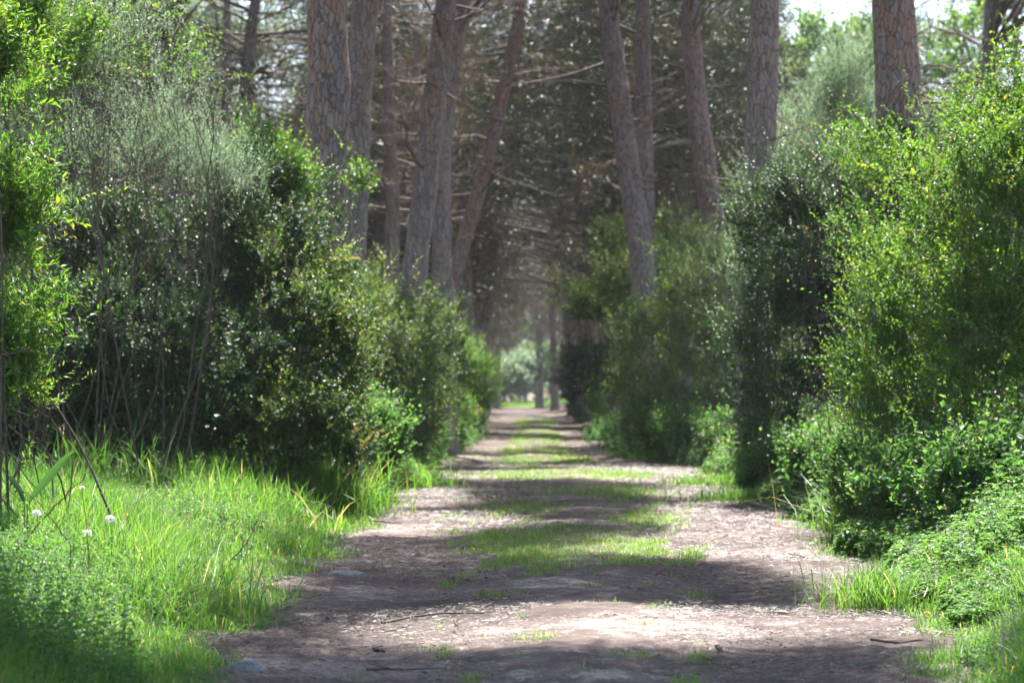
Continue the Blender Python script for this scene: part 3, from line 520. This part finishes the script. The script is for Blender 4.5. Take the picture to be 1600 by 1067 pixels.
# ------------------------------------------------------------------ far end: sunlit clearing and the wood beyond
def far_wood():
    rg = np.random.default_rng(40)
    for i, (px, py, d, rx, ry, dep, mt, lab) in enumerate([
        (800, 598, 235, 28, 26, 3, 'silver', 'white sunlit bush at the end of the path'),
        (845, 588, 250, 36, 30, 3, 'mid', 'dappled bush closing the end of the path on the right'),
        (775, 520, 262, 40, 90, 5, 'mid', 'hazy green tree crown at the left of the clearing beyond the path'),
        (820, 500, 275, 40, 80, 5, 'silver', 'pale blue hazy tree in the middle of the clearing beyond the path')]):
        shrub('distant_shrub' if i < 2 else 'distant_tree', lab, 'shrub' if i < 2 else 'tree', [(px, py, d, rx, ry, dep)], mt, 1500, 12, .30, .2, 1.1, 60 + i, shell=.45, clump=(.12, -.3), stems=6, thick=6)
    n = 1500; c = np.stack([rg.uniform(-110, 110, n), rg.uniform(290, 330, n), rg.uniform(.5, 22, n)], 1)
    Q, t = needle_clumps(c, 40, 3.2, 1.3, .7, rg)
    tag(polys('distant_woodland', Q, M['dark'], None, t), 'hazy line of woodland far beyond the end of the path', 'woodland', kind='stuff')
    # low brush under the pines at both sides, one mass in the picture
    n = 9000; y = rg.uniform(46, 250, n); side = np.sign(rg.normal(size=n)); x = side * (4.6 + rg.uniform(0, 1, n) * (.24 * y))
    c = np.stack([x, y, bank(x, y) + rg.uniform(.1, 2.3, n) * (.6 + .4 * np.sin(x * .7 + y * .23))], 1)
    Q, t = needle_clumps(c, 42, .62, .2, .09, rg)
    tag(polys('undergrowth', Q, M['mid'], None, t), 'shadowy low brush under the pines behind the roadside bushes', 'undergrowth', kind='stuff')
    n = 5200; y = rg.uniform(25, 50, n); side = np.sign(rg.normal(size=n)); e = np.where(side < 0, -np.interp(y, TD, TL), np.interp(y, TD, TR)); x = side * (e + 1.6 + rg.uniform(0, 1, n) * (1.5 + .17 * y))
    c = np.stack([x, y, bank(x, y) + rg.uniform(0, 1.9, n) * (.7 + .3 * np.sin(x * .9 + y * .4))], 1)
    Q, t = needle_clumps(c, 60, .34, .09, .045, rg)
    tag(polys('undergrowth', Q, M['dark'], None, t), 'dark tangle filling the gaps between the near roadside bushes', 'undergrowth', kind='stuff')
far_wood()
shrub('dense_shrub', 'blackish bush round the foot of the dark curving pine at the end of the path', 'shrub', [(852, 578, 190, 22, 38, 2), (878, 590, 160, 22, 34, 1.8)], 'dark', 900, 10, .11, .07, .5, 81, up=.4, shell=.5, stems=4)
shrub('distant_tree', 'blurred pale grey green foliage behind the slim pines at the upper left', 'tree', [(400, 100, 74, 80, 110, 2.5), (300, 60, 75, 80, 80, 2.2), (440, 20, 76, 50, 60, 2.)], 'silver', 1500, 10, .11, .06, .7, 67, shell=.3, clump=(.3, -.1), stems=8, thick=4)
shrub('distant_tree', 'blurred light green foliage between the orange barked pine and the forked pine', 'tree', [(1490, 100, 70, 70, 90, 2.2), (1560, 40, 74, 60, 60, 2.)], 'bright', 900, 10, .11, .07, .6, 68, shell=.3, clump=(.3, -.1), stems=8, thick=4)
shrub('distant_tree', 'sunlit pale green rounded tree crown under the patch of sky at the upper right', 'tree', [(1290, 85, 80, 85, 60, 2.5), (1240, 130, 82, 50, 60, 2), (1350, 120, 82, 50, 60, 2)], 'bright', 1500, 10, .12, .08, .6, 66, shell=.4, clump=(.3, -.3), stems=8, thick=4)
# ------------------------------------------------------------------ grass and herbs
def blades(name, x, y, h, wd, mat, label, cat, seed, lean=.35, z0=None, tint=None):
    rg = np.random.default_rng(seed); n = len(x); z = bank(x, y) if z0 is None else z0
    az = rg.uniform(0, 6.28, n); dr = np.stack([np.cos(az), np.sin(az), np.zeros(n)], 1); ln = np.abs(rg.normal(0, lean * 1.5, n)) + .12; curl = np.minimum(rg.uniform(.1, .75, n) * ln, .6)
    sd = np.stack([-np.sin(az), np.cos(az), np.zeros(n)], 1) + dr * rg.normal(size=(n, 1)) * .6; sd = nrm(sd) * (wd * .5)[:, None]
    base = np.stack([x, y, z - .015], 1); ts = (0, .38, .74, 1.0); ws = (.75, 1.0, .7, .08); pts = []
    for t in ts: pts.append(base + dr * (h * ln * t ** 1.8)[:, None] + np.array([0, 0, 1.]) * (h * (t - curl * t ** 3))[:, None])
    Q = []
    for k in range(3): Q.append(np.stack([pts[k] - sd * ws[k], pts[k] + sd * ws[k], pts[k + 1] + sd * ws[k + 1], pts[k + 1] - sd * ws[k + 1]], 1))
    tt = np.clip(rg.normal(.45, .2, n), 0, .93) if tint is None else tint
    tt = np.where(rg.uniform(size=n) < .025, 1.0, tt)
    o = polys(name, np.concatenate(Q), M[mat], None, np.tile(tt, 3)); return tag(o, label, cat, kind='stuff')
def screen_sample(n, side, d0, d1, rg, maxoff=5.0):
    d = np.exp(rg.uniform(math.log(d0), math.log(d1), n))
    if side < 0: e = xl(d); lo = (-260 - HX) / F * d; x = e - (e - lo) * rg.uniform(0, 1, n) ** 1.15; ok = e - x < maxoff
    else: e = xr(d); hi = (1860 - HX) / F * d; x = e + (hi - e) * rg.uniform(0, 1, n) ** 1.15; ok = x - e < maxoff
    off = abs(x - e)
    return x[ok], d[ok], off[ok]
def verge(side, n, seed, name, label, hfun):
    rg = np.random.default_rng(seed); x, y, off = screen_sample(n, side, 9.5, 60, rg)
    jit = rg.normal(0, .07, len(x)); x = x - side * jit
    p2 = np.stack([x, y], 1); k = sinn(p2, .8, seed + 2, 3) ; keep = rg.uniform(size=len(x)) < np.clip(.35 + off * 1.8, 0, 1) * np.clip(.75 + .5 * k, .3, 1)
    x, y, off, k = x[keep], y[keep], off[keep], k[keep]
    h = hfun(x, y, off) * (1 + .35 * k) * rg.uniform(.5, 1.25, len(x)); wd = np.clip(.0048 * (y / 15) ** .8, .004, .03) * rg.uniform(.7, 1.5, len(x))
    tint = np.clip(rg.normal(.42, .16, len(x)) + .15 * sinn(p2[keep], .4, seed + 8, 2), 0, .94)
    return blades(name, x, y, h, wd, 'grass', label, 'grass', seed + 5, tint=tint)
verge(-1, 280000, 200, 'grass', 'lush green grass along the left verge', lambda x, y, o: .09 + .30 * sst(o / 1.1) * (.7 + .5 * np.sin(x * 1.9 + y * .8)))
verge(1, 210000, 210, 'grass', 'green grass along the right verge below the nettles', lambda x, y, o: .08 + .24 * sst(o / .9) - .10 * sst((o - .9) / .8))
def tuft(cx, cy, n, r, hmin, hmax, seed, label, name='grass_tuft', wd=.008, lean=.35):
    rg = np.random.default_rng(seed); x = cx + rg.normal(size=n) * r; y = cy + rg.normal(size=n) * r
    o = blades(name, x, y, rg.uniform(hmin, hmax, n), np.full(n, wd) * rg.uniform(.6, 1.4, n), 'grass', label, 'grass tuft', seed, lean=lean); del o['kind']; return o
g = P(510, 780, 27); tuft(g[0] - .1, 27, 2200, .36, .3, .85, 301, 'tall fine grass tuft in front of the sunlit glossy bush', wd=.009)
g = P(130, 700, 23.5); tuft(g[0], 23.5, 240, .5, .35, .8, 302, 'tall broad bladed grass at the foot of the dark left thicket', wd=.016)['kind'] = 'stuff'
g = P(400, 700, 24); tuft(g[0], 24, 150, .55, .3, .65, 303, 'sparse tall grass right of the broad bladed clump on the left', wd=.013)['kind'] = 'stuff'
g = P(1350, 700, 23); tuft(g[0], 23, 420, .22, .4, .85, 304, 'arching grass tuft at the foot of the dark rounded right bush', wd=.011, lean=.6)
g = P(250, 960, 15); tuft(g[0], 15, 420, .28, .3, .55, 305, 'glowing grass tuft in the sun on the near left verge', wd=.009)
g = P(1370, 940, 15.5); tuft(g[0], 15.5, 600, .2, .22, .42, 306, 'fresh thin grass clump on the near right verge', wd=.006)
g = P(1170, 780, 31); tuft(g[0], 31, 1500, .35, .08, .26, 307, 'low bright grass at the right path edge beside the pale stone', wd=.009)
g = P(1130, 765, 36); tuft(g[0], 36, 1500, .4, .08, .28, 308, 'low sunny grass at the right path edge beyond the pale stone', wd=.011)
g = P(640, 750, 36); tuft(g[0] - .3, 35, 2200, .4, .15, .55, 309, 'sunlit pale grass at the left path edge under the glossy bush', wd=.011)
def stalks():
    rg = np.random.default_rng(95)
    for side, n in ((-1, 420), (1, 260)):
        x, y, off = screen_sample(n, side, 11, 34, rg, 4.5); k = off > .25; x, y = x[k], y[k]; n2 = len(x)
        blades('dry_grass', x, y, rg.uniform(.25, .6, n2), rg.uniform(.003, .006, n2), 'litter', 'thin dry stalks standing in the verge grass', 'dry grass', 96 + side, lean=.45, tint=np.full(n2, .92))
stalks()
def herbs(name, side, n, d0, d1, hfun, offr, L, seed, label, nl=9, mat='herb', W=.62):
    """upright leafy stems (nettle like) with leaves in pairs"""
    rg = np.random.default_rng(seed); x, y, off = screen_sample(n, side, d0, d1, rg, offr[1])
    k = (off > offr[0]) & (sinn(np.stack([x, y], 1), .6, seed + 1, 2) > -.45); x, y, off = x[k], y[k], off[k]; n = len(x)
    h = hfun(x, y, off) * rg.uniform(.6, 1.25, n); z = bank(x, y); d = nrm(np.stack([rg.normal(size=n) * .22, rg.normal(size=n) * .22 - .05, np.ones(n)], 1))
    t = np.linspace(.25, 1, nl); T = np.tile(t, n * 2); 
    pos = np.repeat(np.stack([x, y, z], 1), nl, 0)[:, None] ; D = np.repeat(d, nl, 0); H = np.repeat(h, nl); Tn = np.tile(t, n)
    pos = np.repeat(np.stack([x, y, z], 1), nl, 0) + D * (H * Tn)[:, None]
    az = np.repeat(rg.uniform(0, 6.28, n), nl) + np.tile(np.arange(nl) * 1.57, n) + rg.normal(size=n * nl) * .3
    Q, ti = [], []
    sc = np.repeat((y / 18) ** .35, nl)
    for s in (0, 3.1416):
        ld = np.stack([np.cos(az + s), np.sin(az + s), rg.uniform(-.35, .35, n * nl)], 1); nn = nrm(np.stack([rg.normal(size=n * nl) * .35, rg.normal(size=n * nl) * .35, np.ones(n * nl)], 1))
        Ls = L * rg.uniform(.6, 1.25, n * nl) * (1.15 - .55 * Tn) * sc
        Q.append(leaves(pos, nrm(ld), nn, Ls, Ls * W, 'hex', .15, .18)); ti.append(np.clip(np.repeat(rg.normal(.42, .15, n), nl) + .25 * (Tn - .5) + rg.normal(size=n * nl) * .08, 0, .97))
    Q = np.concatenate(Q); ti = np.concatenate(ti)
    a = np.stack([x, y, z], 1); b = a + d * h[:, None]; sd = np.stack([np.ones(n), rg.normal(size=n) * .6, np.zeros(n)], 1) * .0022
    St = np.stack([a - sd, a - sd * .9 + .0 * a, a + sd, b + sd * .4, b, b - sd * .4], 1)
    o = polys(name, np.concatenate([Q, St]), M[mat], None, np.concatenate([ti, np.full(n, .4)])); return tag(o, label, 'wild herbs', kind='stuff')
herbs('nettles', 1, 34000, 14, 42, lambda x, y, o: (.2 + .48 * sst((o - .2) / 1.3)) * np.clip((y - 10) / 9, .4, 1), (.22, 4.6), .078, 400, 'nettles spreading below the bushes on the right verge')
herbs('nettles', 1, 6500, 34, 75, lambda x, y, o: .4 + .45 * sst(o / 1.0), (.15, 4.5), .075, 410, 'pale nettle bank farther along the right verge')
herbs('nettles', -1, 5500, 30, 75, lambda x, y, o: .35 + .45 * sst(o / 1.0), (.15, 4.5), .075, 420, 'pale nettle bank farther along the left verge')
herbs('clover', -1, 8000, 12, 28, lambda x, y, o: (.10 + .22 * sst(o / 1.2)) * (.65 + .4 * np.sin(x * 2.7 - y * 1.1)), (.55, 5), .036, 430, 'small leaved herbs among the grass of the left verge', 5, W=.85)
herbs('nettles', -1, 900, 10, 14.5, lambda x, y, o: .20 + .25 * sst(o / 1.0), (.45, 3), .05, 440, 'nettle stems at the bottom left corner')
herbs('clover', 1, 5000, 12, 22, lambda x, y, o: .10 + .16 * sst(o / 1.0), (.25, 3), .034, 450, 'small round leaved weeds in the right verge grass', 5, W=.85)
# grass down the middle of the path
def middle():
    rg = np.random.default_rng(55); n = 420000
    d = np.exp(rg.uniform(math.log(11), math.log(150), n)); px = rg.uniform(680, 1110, n); py = HY + CH * F / d
    E = [(880, 862, 120, 36, 1.2), (990, 868, 60, 22, 1.1), (930, 872, 140, 18, 1.0), (765, 848, 40, 16, .8), (1000, 815, 70, 18, .7), (830, 800, 90, 16, .55), (935, 772, 100, 12, 1.0), (880, 744, 140, 9, 1.2), (850, 722, 75, 9, 1.2), (835, 705, 50, 8, 1.2), (838, 685, 36, 12, 1.2), (838, 662, 30, 9, 1.1), (750, 850, 60, 18, .4), (1075, 872, 26, 9, .8)]
    dens = np.zeros(n)
    for a, b, rx, ry, s in E: dens = np.maximum(dens, s * np.clip(1.35 - np.sqrt(((px - a) / rx) ** 2 + ((py - b) / ry) ** 2) * 1.0, 0, 1))
    x = (px - HX) / F * d; k = sinn(np.stack([x * 1.6, d * .7], 1), 1.1, 9, 3)
    keep = rg.uniform(size=n) < np.clip(dens * 1.5 - .34 + .8 * k, 0, 1)
    x, d = x[keep], d[keep]; h = rg.uniform(.03, .10, len(x)); wd = np.clip(.0035 * (d / 15) ** .8, .003, .02) * rg.uniform(.7, 1.4, len(x))
    blades('grass', x, d, h, wd, 'grass', 'short patchy grass down the middle of the path', 'grass', 56, lean=.6, z0=np.full(len(x), .02), tint=np.clip(rg.normal(.66, .16, len(x)), 0, .95))
middle()
_r = np.random.default_rng(91); _x = _r.uniform(-14, 14, 26000); _y = _r.uniform(215, 288, 26000)
blades('grass', _x, _y, _r.uniform(.1, .5, 26000), np.full(26000, .05), 'grass', 'sunlit grass closing the far end of the path', 'grass', 92)
def sprouts():
    rg = np.random.default_rng(57); c = [(820, 1052), (950, 1054), (678, 1012), (800, 998), (845, 945), (955, 948), (1185, 952), (1090, 934), (1022, 1030), (700, 1050), (1130, 1040), (1080, 1000), (560, 1060), (770, 1022), (1095, 928), (640, 990)]
    for i, (px, py) in enumerate(c):
        d = CH * F / (py - HY); x0 = (px - HX) / F * d; n = int(rg.uniform(25, 75)); x = x0 + rg.normal(size=n) * .045; y = d + rg.normal(size=n) * .09
        o = blades('grass_sprout', x, y, rg.uniform(.02, .055, n), np.full(n, .0035), 'grass', 'tiny grass sprout on the bare near part of the path', 'grass tuft', 500 + i, lean=.9, z0=np.full(n, .01)); del o['kind']; o['group'] = 'grass sprouts on the near path'
sprouts()
# needle litter
def litter():
    rg = np.random.default_rng(61); n = 560000; d = np.exp(rg.uniform(math.log(10), math.log(48), n)); a = xl(d) - .35; b = xr(d) + .35; x = a + (b - a) * rg.uniform(size=n)
    k = sinn(np.stack([x, d], 1), .5, 62, 3); keep = rg.uniform(size=n) < np.clip(.62 + .8 * k, .05, 1); x, d = x[keep], d[keep]; n = len(x)
    az = rg.uniform(0, 3.1416, n); dr = nrm(np.stack([np.cos(az), np.sin(az), rg.normal(size=n) * .12], 1)); L = rg.uniform(.012, .05, n) * (d / 16) ** .4; W = .0017 * (d / 14) ** .9 * rg.uniform(.6, 1.6, n)
    o = np.maximum(xl(d) - x, x - xr(d)); z = np.where(o > -.05, bank(x, d) + .02, .018 + .02 * rg.uniform(size=n)); nn = nrm(np.stack([rg.normal(size=n) * .3, rg.normal(size=n) * .3, np.ones(n)], 1))
    sd = nrm(np.cross(dr, nn)) * W[:, None] * .5; p = np.stack([x, d, z], 1); e = p + dr * L[:, None]
    Q = np.stack([p - sd, p + sd, e + sd, e - sd], 1); tn = np.clip(rg.normal(.45, .25, n), 0, 1); ci = rg.choice(n, 9000, replace=False)
    cl = rg.uniform(.012, .04, (9000, 1)); cw = cl * rg.uniform(.25, .6, (9000, 1)); sc = nrm(np.cross(dr[ci], nn[ci])) * cw * .5; pc = p[ci]; ec = pc + dr[ci] * cl
    Qc = np.stack([pc - sc, pc + sc * .8, ec + sc, ec - sc * .7], 1); Q = np.concatenate([Q, Qc]); tn = np.concatenate([tn, np.clip(rg.normal(.12, .2, 9000), 0, 1)])
    tag(polys('needle_litter', Q, M['litter'], None, tn), 'brown pine needles strewn over the path', 'litter', kind='stuff')
litter()
# ------------------------------------------------------------------ stones, sticks, flowers
def stone(px, py, wpx, hpx, label, seed):
    rg = np.random.default_rng(seed); d = CH * F / (py - HY); c = np.array([(px - HX) / F * d, d, 0.0]); rx = wpx / F * d / 2; rz = max(hpx / F * d, .02)
    nu, nv = 36, 18; u, v = np.meshgrid(np.linspace(0, 2 * np.pi, nu, endpoint=False), np.linspace(-.25 * np.pi, .5 * np.pi, nv)); D = np.stack([np.cos(v) * np.cos(u), np.cos(v) * np.sin(u), np.sin(v)], -1).reshape(-1, 3)
    k = 1 + .22 * sinn(D, .5, seed, 3) + .05 * sinn(D, 2.4, seed + 1, 2); V = D * k[:, None] * np.array([rx, rx * rg.uniform(.5, .8), rz])
    i = np.arange(nv - 1)[:, None] * nu; j = np.arange(nu)[None]; j2 = (j + 1) % nu; Fc = np.stack([i + j, i + j2, i + nu + j2, i + nu + j], -1).reshape(-1, 4)
    o = mesh('stone', V, Fc, M['stone'], smooth=True); o.location = tuple(c + np.array([0, 0, .012])); o.rotation_euler = (0, 0, rg.uniform(-.3, .3)); tag(o, label, 'stone', 'stones in the path')
stone(540, 902, 62, 9, 'long flat pale stone near the left edge of the path', 1)
stone(568, 880, 30, 4, 'small flat stone just beyond the long pale one', 2)
stone(388, 1052, 62, 16, 'rough grey stone at the bottom left edge of the path', 3)
stone(470, 966, 32, 6, 'half buried stone between the rough grey one and the long flat one', 4)
stone(450, 905, 26, 4, 'small buried stone at the edge of the left grass', 5)
stone(1326, 1041, 14, 5, 'tiny white stone near the bottom right of the path', 6)
stone(770, 1040, 12, 3, 'tiny pale pebble near the bottom middle of the path', 7)
stone(1262, 762, 30, 6, 'pale stone at the right path edge by the nettles', 8)
def stick(pts, r, label, seed, side=True, mat='twig'):
    rg = np.random.default_rng(seed); W_ = []
    for px, py in pts: d = CH * F / (py - HY); W_.append(np.array([(px - HX) / F * d, d, .03 + rg.uniform(0, .012)]))
    W_ = np.array(W_); base = W_[0].copy(); s = np.linspace(0, len(W_) - 1, 14); q = np.stack([np.interp(s, np.arange(len(W_)), W_[:, k]) for k in range(3)], 1)
    q[:, :2] += rg.normal(size=(14, 2)) * .006; paths = [(q - base, np.linspace(r, r * .45, 14))]
    if side:
        m_ = q[rg.integers(4, 9)]; e = m_ + nrm(np.array([rg.normal(), rg.normal() * 2, .25])) * .12; paths.append((np.linspace(m_, e, 4) - base, np.linspace(r * .5, r * .2, 4)))
    V, Fc = tubes(paths, 7); o = mesh('fallen_stick', V, Fc, M[mat], smooth=True); o.location = tuple(base); tag(o, label, 'stick', 'sticks lying on the path')
stick([(598, 980), (640, 972), (690, 966), (755, 964)], .009, 'long dark twig in the middle of the near path', 11)
stick([(752, 958), (775, 946), (786, 942)], .006, 'short pale twig touching the end of the long dark one', 12, False, 'dead')
stick([(708, 978), (718, 992)], .007, 'stubby twig right of the long dark one in the sunny patch', 13, False)
stick([(578, 1057), (640, 1055), (700, 1054)], .006, 'straight thin stick at the bottom of the path left of centre', 14)
stick([(574, 818), (600, 821), (628, 822)], .010, 'dark stick lying by the left verge', 15)
stick([(1198, 796), (1215, 797), (1231, 798)], .012, 'dark stick by the right verge grass', 16, False)
stick([(1360, 1008), (1400, 1012), (1440, 1006)], .008, 'crooked stick at the bottom right edge of the path', 17)
stick([(738, 772), (752, 784), (764, 786)], .012, 'bent twig by the left rim of the middle grass', 18)
stick([(1232, 870), (1246, 874), (1262, 877)], .007, 'pale twig on the shaded right wheel track', 19, False, 'dead')
stick([(1095, 1033), (1110, 1040)], .007, 'short dark twig at the bottom right of the sunny patch', 20, False)
stick([(588, 1025), (602, 1028)], .012, 'chunky dark bark piece on the near left wheel track', 21, False)
stick([(1120, 1018), (1124, 1024)], .012, 'small dark clod shaped bark piece in the sunny patch', 22, False)
stick([(1355, 960), (1390, 967), (1430, 975)], .005, 'thin bleached twig along the near right verge', 23, True, 'dead')
def flower(px, py, d, r, label, seed, loose=False):
    rg = np.random.default_rng(seed); h = P(px, py, d); g = np.array([h[0] + .05, d, float(bank(h[0], d))]); root = empty('white_flower', g, label, 'flower', 'white flower heads on the left verge')
    V, Fc = tubes([(bend(np.zeros(3), h - g, 8, .04, rg), np.linspace(.003, .002, 8))], 6); mesh('stem', V, Fc, M['stem'], root, smooth=True)
    n = 26 if loose else 110; u = nrm(rg.normal(size=(n, 3)) + np.array([0, 0, .5])); p = (h - g) + u * r * np.array([1, 1, .6]) * .6; 
    Q = leaves(p, u, nrm(rg.normal(size=(n, 3))), np.full(n, r * .55), np.full(n, r * (.35 if not loose else .4)), 'hex', .2); polys('flower_head', Q, M['petal'], root, rg.uniform(size=n))
flower(172, 811, 14.5, .028, 'domed white flower head on a stem, right of the loose one', 31)
flower(57, 802, 14, .026, 'domed white flower head nearest the left edge', 32)
flower(136, 833, 14, .030, 'loose open white flower cluster between the two domed heads', 33, True)
flower(128, 762, 14.3, .016, 'small fading flower head above the loose cluster', 34, True)
def flat_leaf(pts, d, wpx, label, name, mat='herb', tint=.3):
    W_ = np.array([P(a, b, d + k * .05) for k, (a, b) in enumerate(pts)]); base = W_[0].copy(); base[2] = float(bank(base[0], d)); root = empty(name, base, label, 'plant')
    n = 14; s = np.linspace(0, len(W_) - 1, n); q = np.stack([np.interp(s, np.arange(len(W_)), W_[:, k]) for k in range(3)], 1) - base; t = np.linspace(0, 1, n); wd = np.sin(np.clip(t * .9 + .12, 0, 1) * np.pi) ** .7 * wpx / F * d / 2
    tg = nrm(np.gradient(q, axis=0)); sd = nrm(np.cross(tg, np.array([0, 1., .3])))
    V = np.concatenate([q - sd * wd[:, None], q + np.array([0, .008, 0]), q + sd * wd[:, None]]); i = np.arange(n - 1)
    Fc = np.concatenate([np.stack([i, i + 1, i + n + 1, i + n], 1), np.stack([i + n, i + n + 1, i + 2 * n + 1, i + 2 * n], 1)]); mesh('leaf', V, Fc, M[mat], root, np.full(len(Fc), tint), True)
    st = q[0]; V, Fc = tubes([(np.linspace(np.zeros(3), st, 4), np.full(4, .003))], 5); mesh('stem', V, Fc, M['stem'], root)
flat_leaf([(42, 785), (70, 752), (95, 722), (118, 702)], 14.2, 13, 'single long dark green strap leaf at the left edge above the flowers', 'strap_leaf_plant', 'herb', .15)
flat_leaf([(38, 785), (30, 765), (18, 748), (10, 742)], 14.0, 9, 'shiny bent strap leaf drooping at the left edge', 'strap_leaf_plant', 'dark', .3)
def bare_twig(pts, d, r, label, seed):
    rg = np.random.default_rng(seed); W_ = np.array([P(a, b, d) for a, b in pts]); base = W_[0].copy(); base[2] = float(bank(base[0], d)); paths = [(np.stack([base, W_[0]]) - base, [r * 1.2, r])]
    s = np.linspace(0, len(W_) - 1, 16); q = np.stack([np.interp(s, np.arange(len(W_)), W_[:, k]) for k in range(3)], 1) - base; q += rg.normal(size=q.shape) * .004; paths.append((q, np.linspace(r, r * .4, 16)))
    for _ in range(5):
        m_ = q[rg.integers(2, 15)]; e = m_ + nrm(np.array([rg.normal(), rg.normal(), .8])) * .1; paths.append((bend(m_, e, 4, .1, rg), np.linspace(r * .4, r * .2, 4)))
    V, Fc = tubes(paths, 6); o = mesh('bare_twig', V, Fc, M['twig'], smooth=True); o.location = tuple(base); tag(o, label, 'twig')
bare_twig([(25, 860), (75, 802), (105, 770), (130, 750), (140, 705)], 14.1, .005, 'dark bare twig slanting up past the small fading flower', 51)
bare_twig([(110, 850), (85, 818), (50, 775), (20, 760), (-20, 800)], 13.9, .004, 'dark bare twig arching over the domed flower at the left edge', 52)
bare_twig([(355, 880), (385, 850), (398, 825)], 18, .005, 'small dark bare twig standing in the left verge grass', 53)
bare_twig([(0, 555), (25, 552), (45, 545)], 16.5, .009, 'dark forked branch poking from the near left shrub', 54)
def dandelion(px, py):
    rg = np.random.default_rng(9); d = CH * F / (py + 14 - HY); h = P(px, py, d); g = np.array([h[0], d, float(bank(h[0], d))]); root = empty('yellow_flower', g, 'single small yellow flower at the right path edge', 'flower')
    V, Fc = tubes([(np.linspace(np.zeros(3), h - g, 4), np.full(4, .0022))], 5); mesh('stem', V, Fc, M['stem'], root)
    u = nrm(rg.normal(size=(40, 3)) * np.array([1, 1, .3]) + np.array([0, 0, .15])); polys('flower_head', leaves(np.tile(h - g, (40, 1)), u, nrm(rg.normal(size=(40, 3)) + np.array([0, 0, 2])), np.full(40, .02), np.full(40, .01)), M['yellow'], root, rg.uniform(size=40))
dandelion(1446, 956)

# ------------------------------------------------------------------ hazy air
HAZE = 0.00022
def haze():
    x, y0, y1, z0, z1 = 160, -45, 345, -1.5, 60
    V = [(a, b, c) for a in (-x, x) for b in (y0, y1) for c in (z0, z1)]
    F_ = [(0, 1, 3, 2), (4, 6, 7, 5), (0, 4, 5, 1), (2, 3, 7, 6), (0, 2, 6, 4), (1, 5, 7, 3)]
    m = bpy.data.materials.new('haze'); m.use_nodes = True; t = m.node_tree; t.nodes.remove(t.nodes['Principled BSDF'])
    v = t.nodes.new('ShaderNodeVolumePrincipled'); v.inputs['Color'].default_value = (.92, .95, 1, 1); v.inputs['Density'].default_value = HAZE; v.inputs['Anisotropy'].default_value = .35
    t.links.new(v.outputs[0], t.nodes['Material Output'].inputs['Volume'])
    tag(mesh('haze', np.array(V), np.array(F_), m), 'thin backlit haze between the trees', 'haze', kind='stuff')
if HAZE: haze()
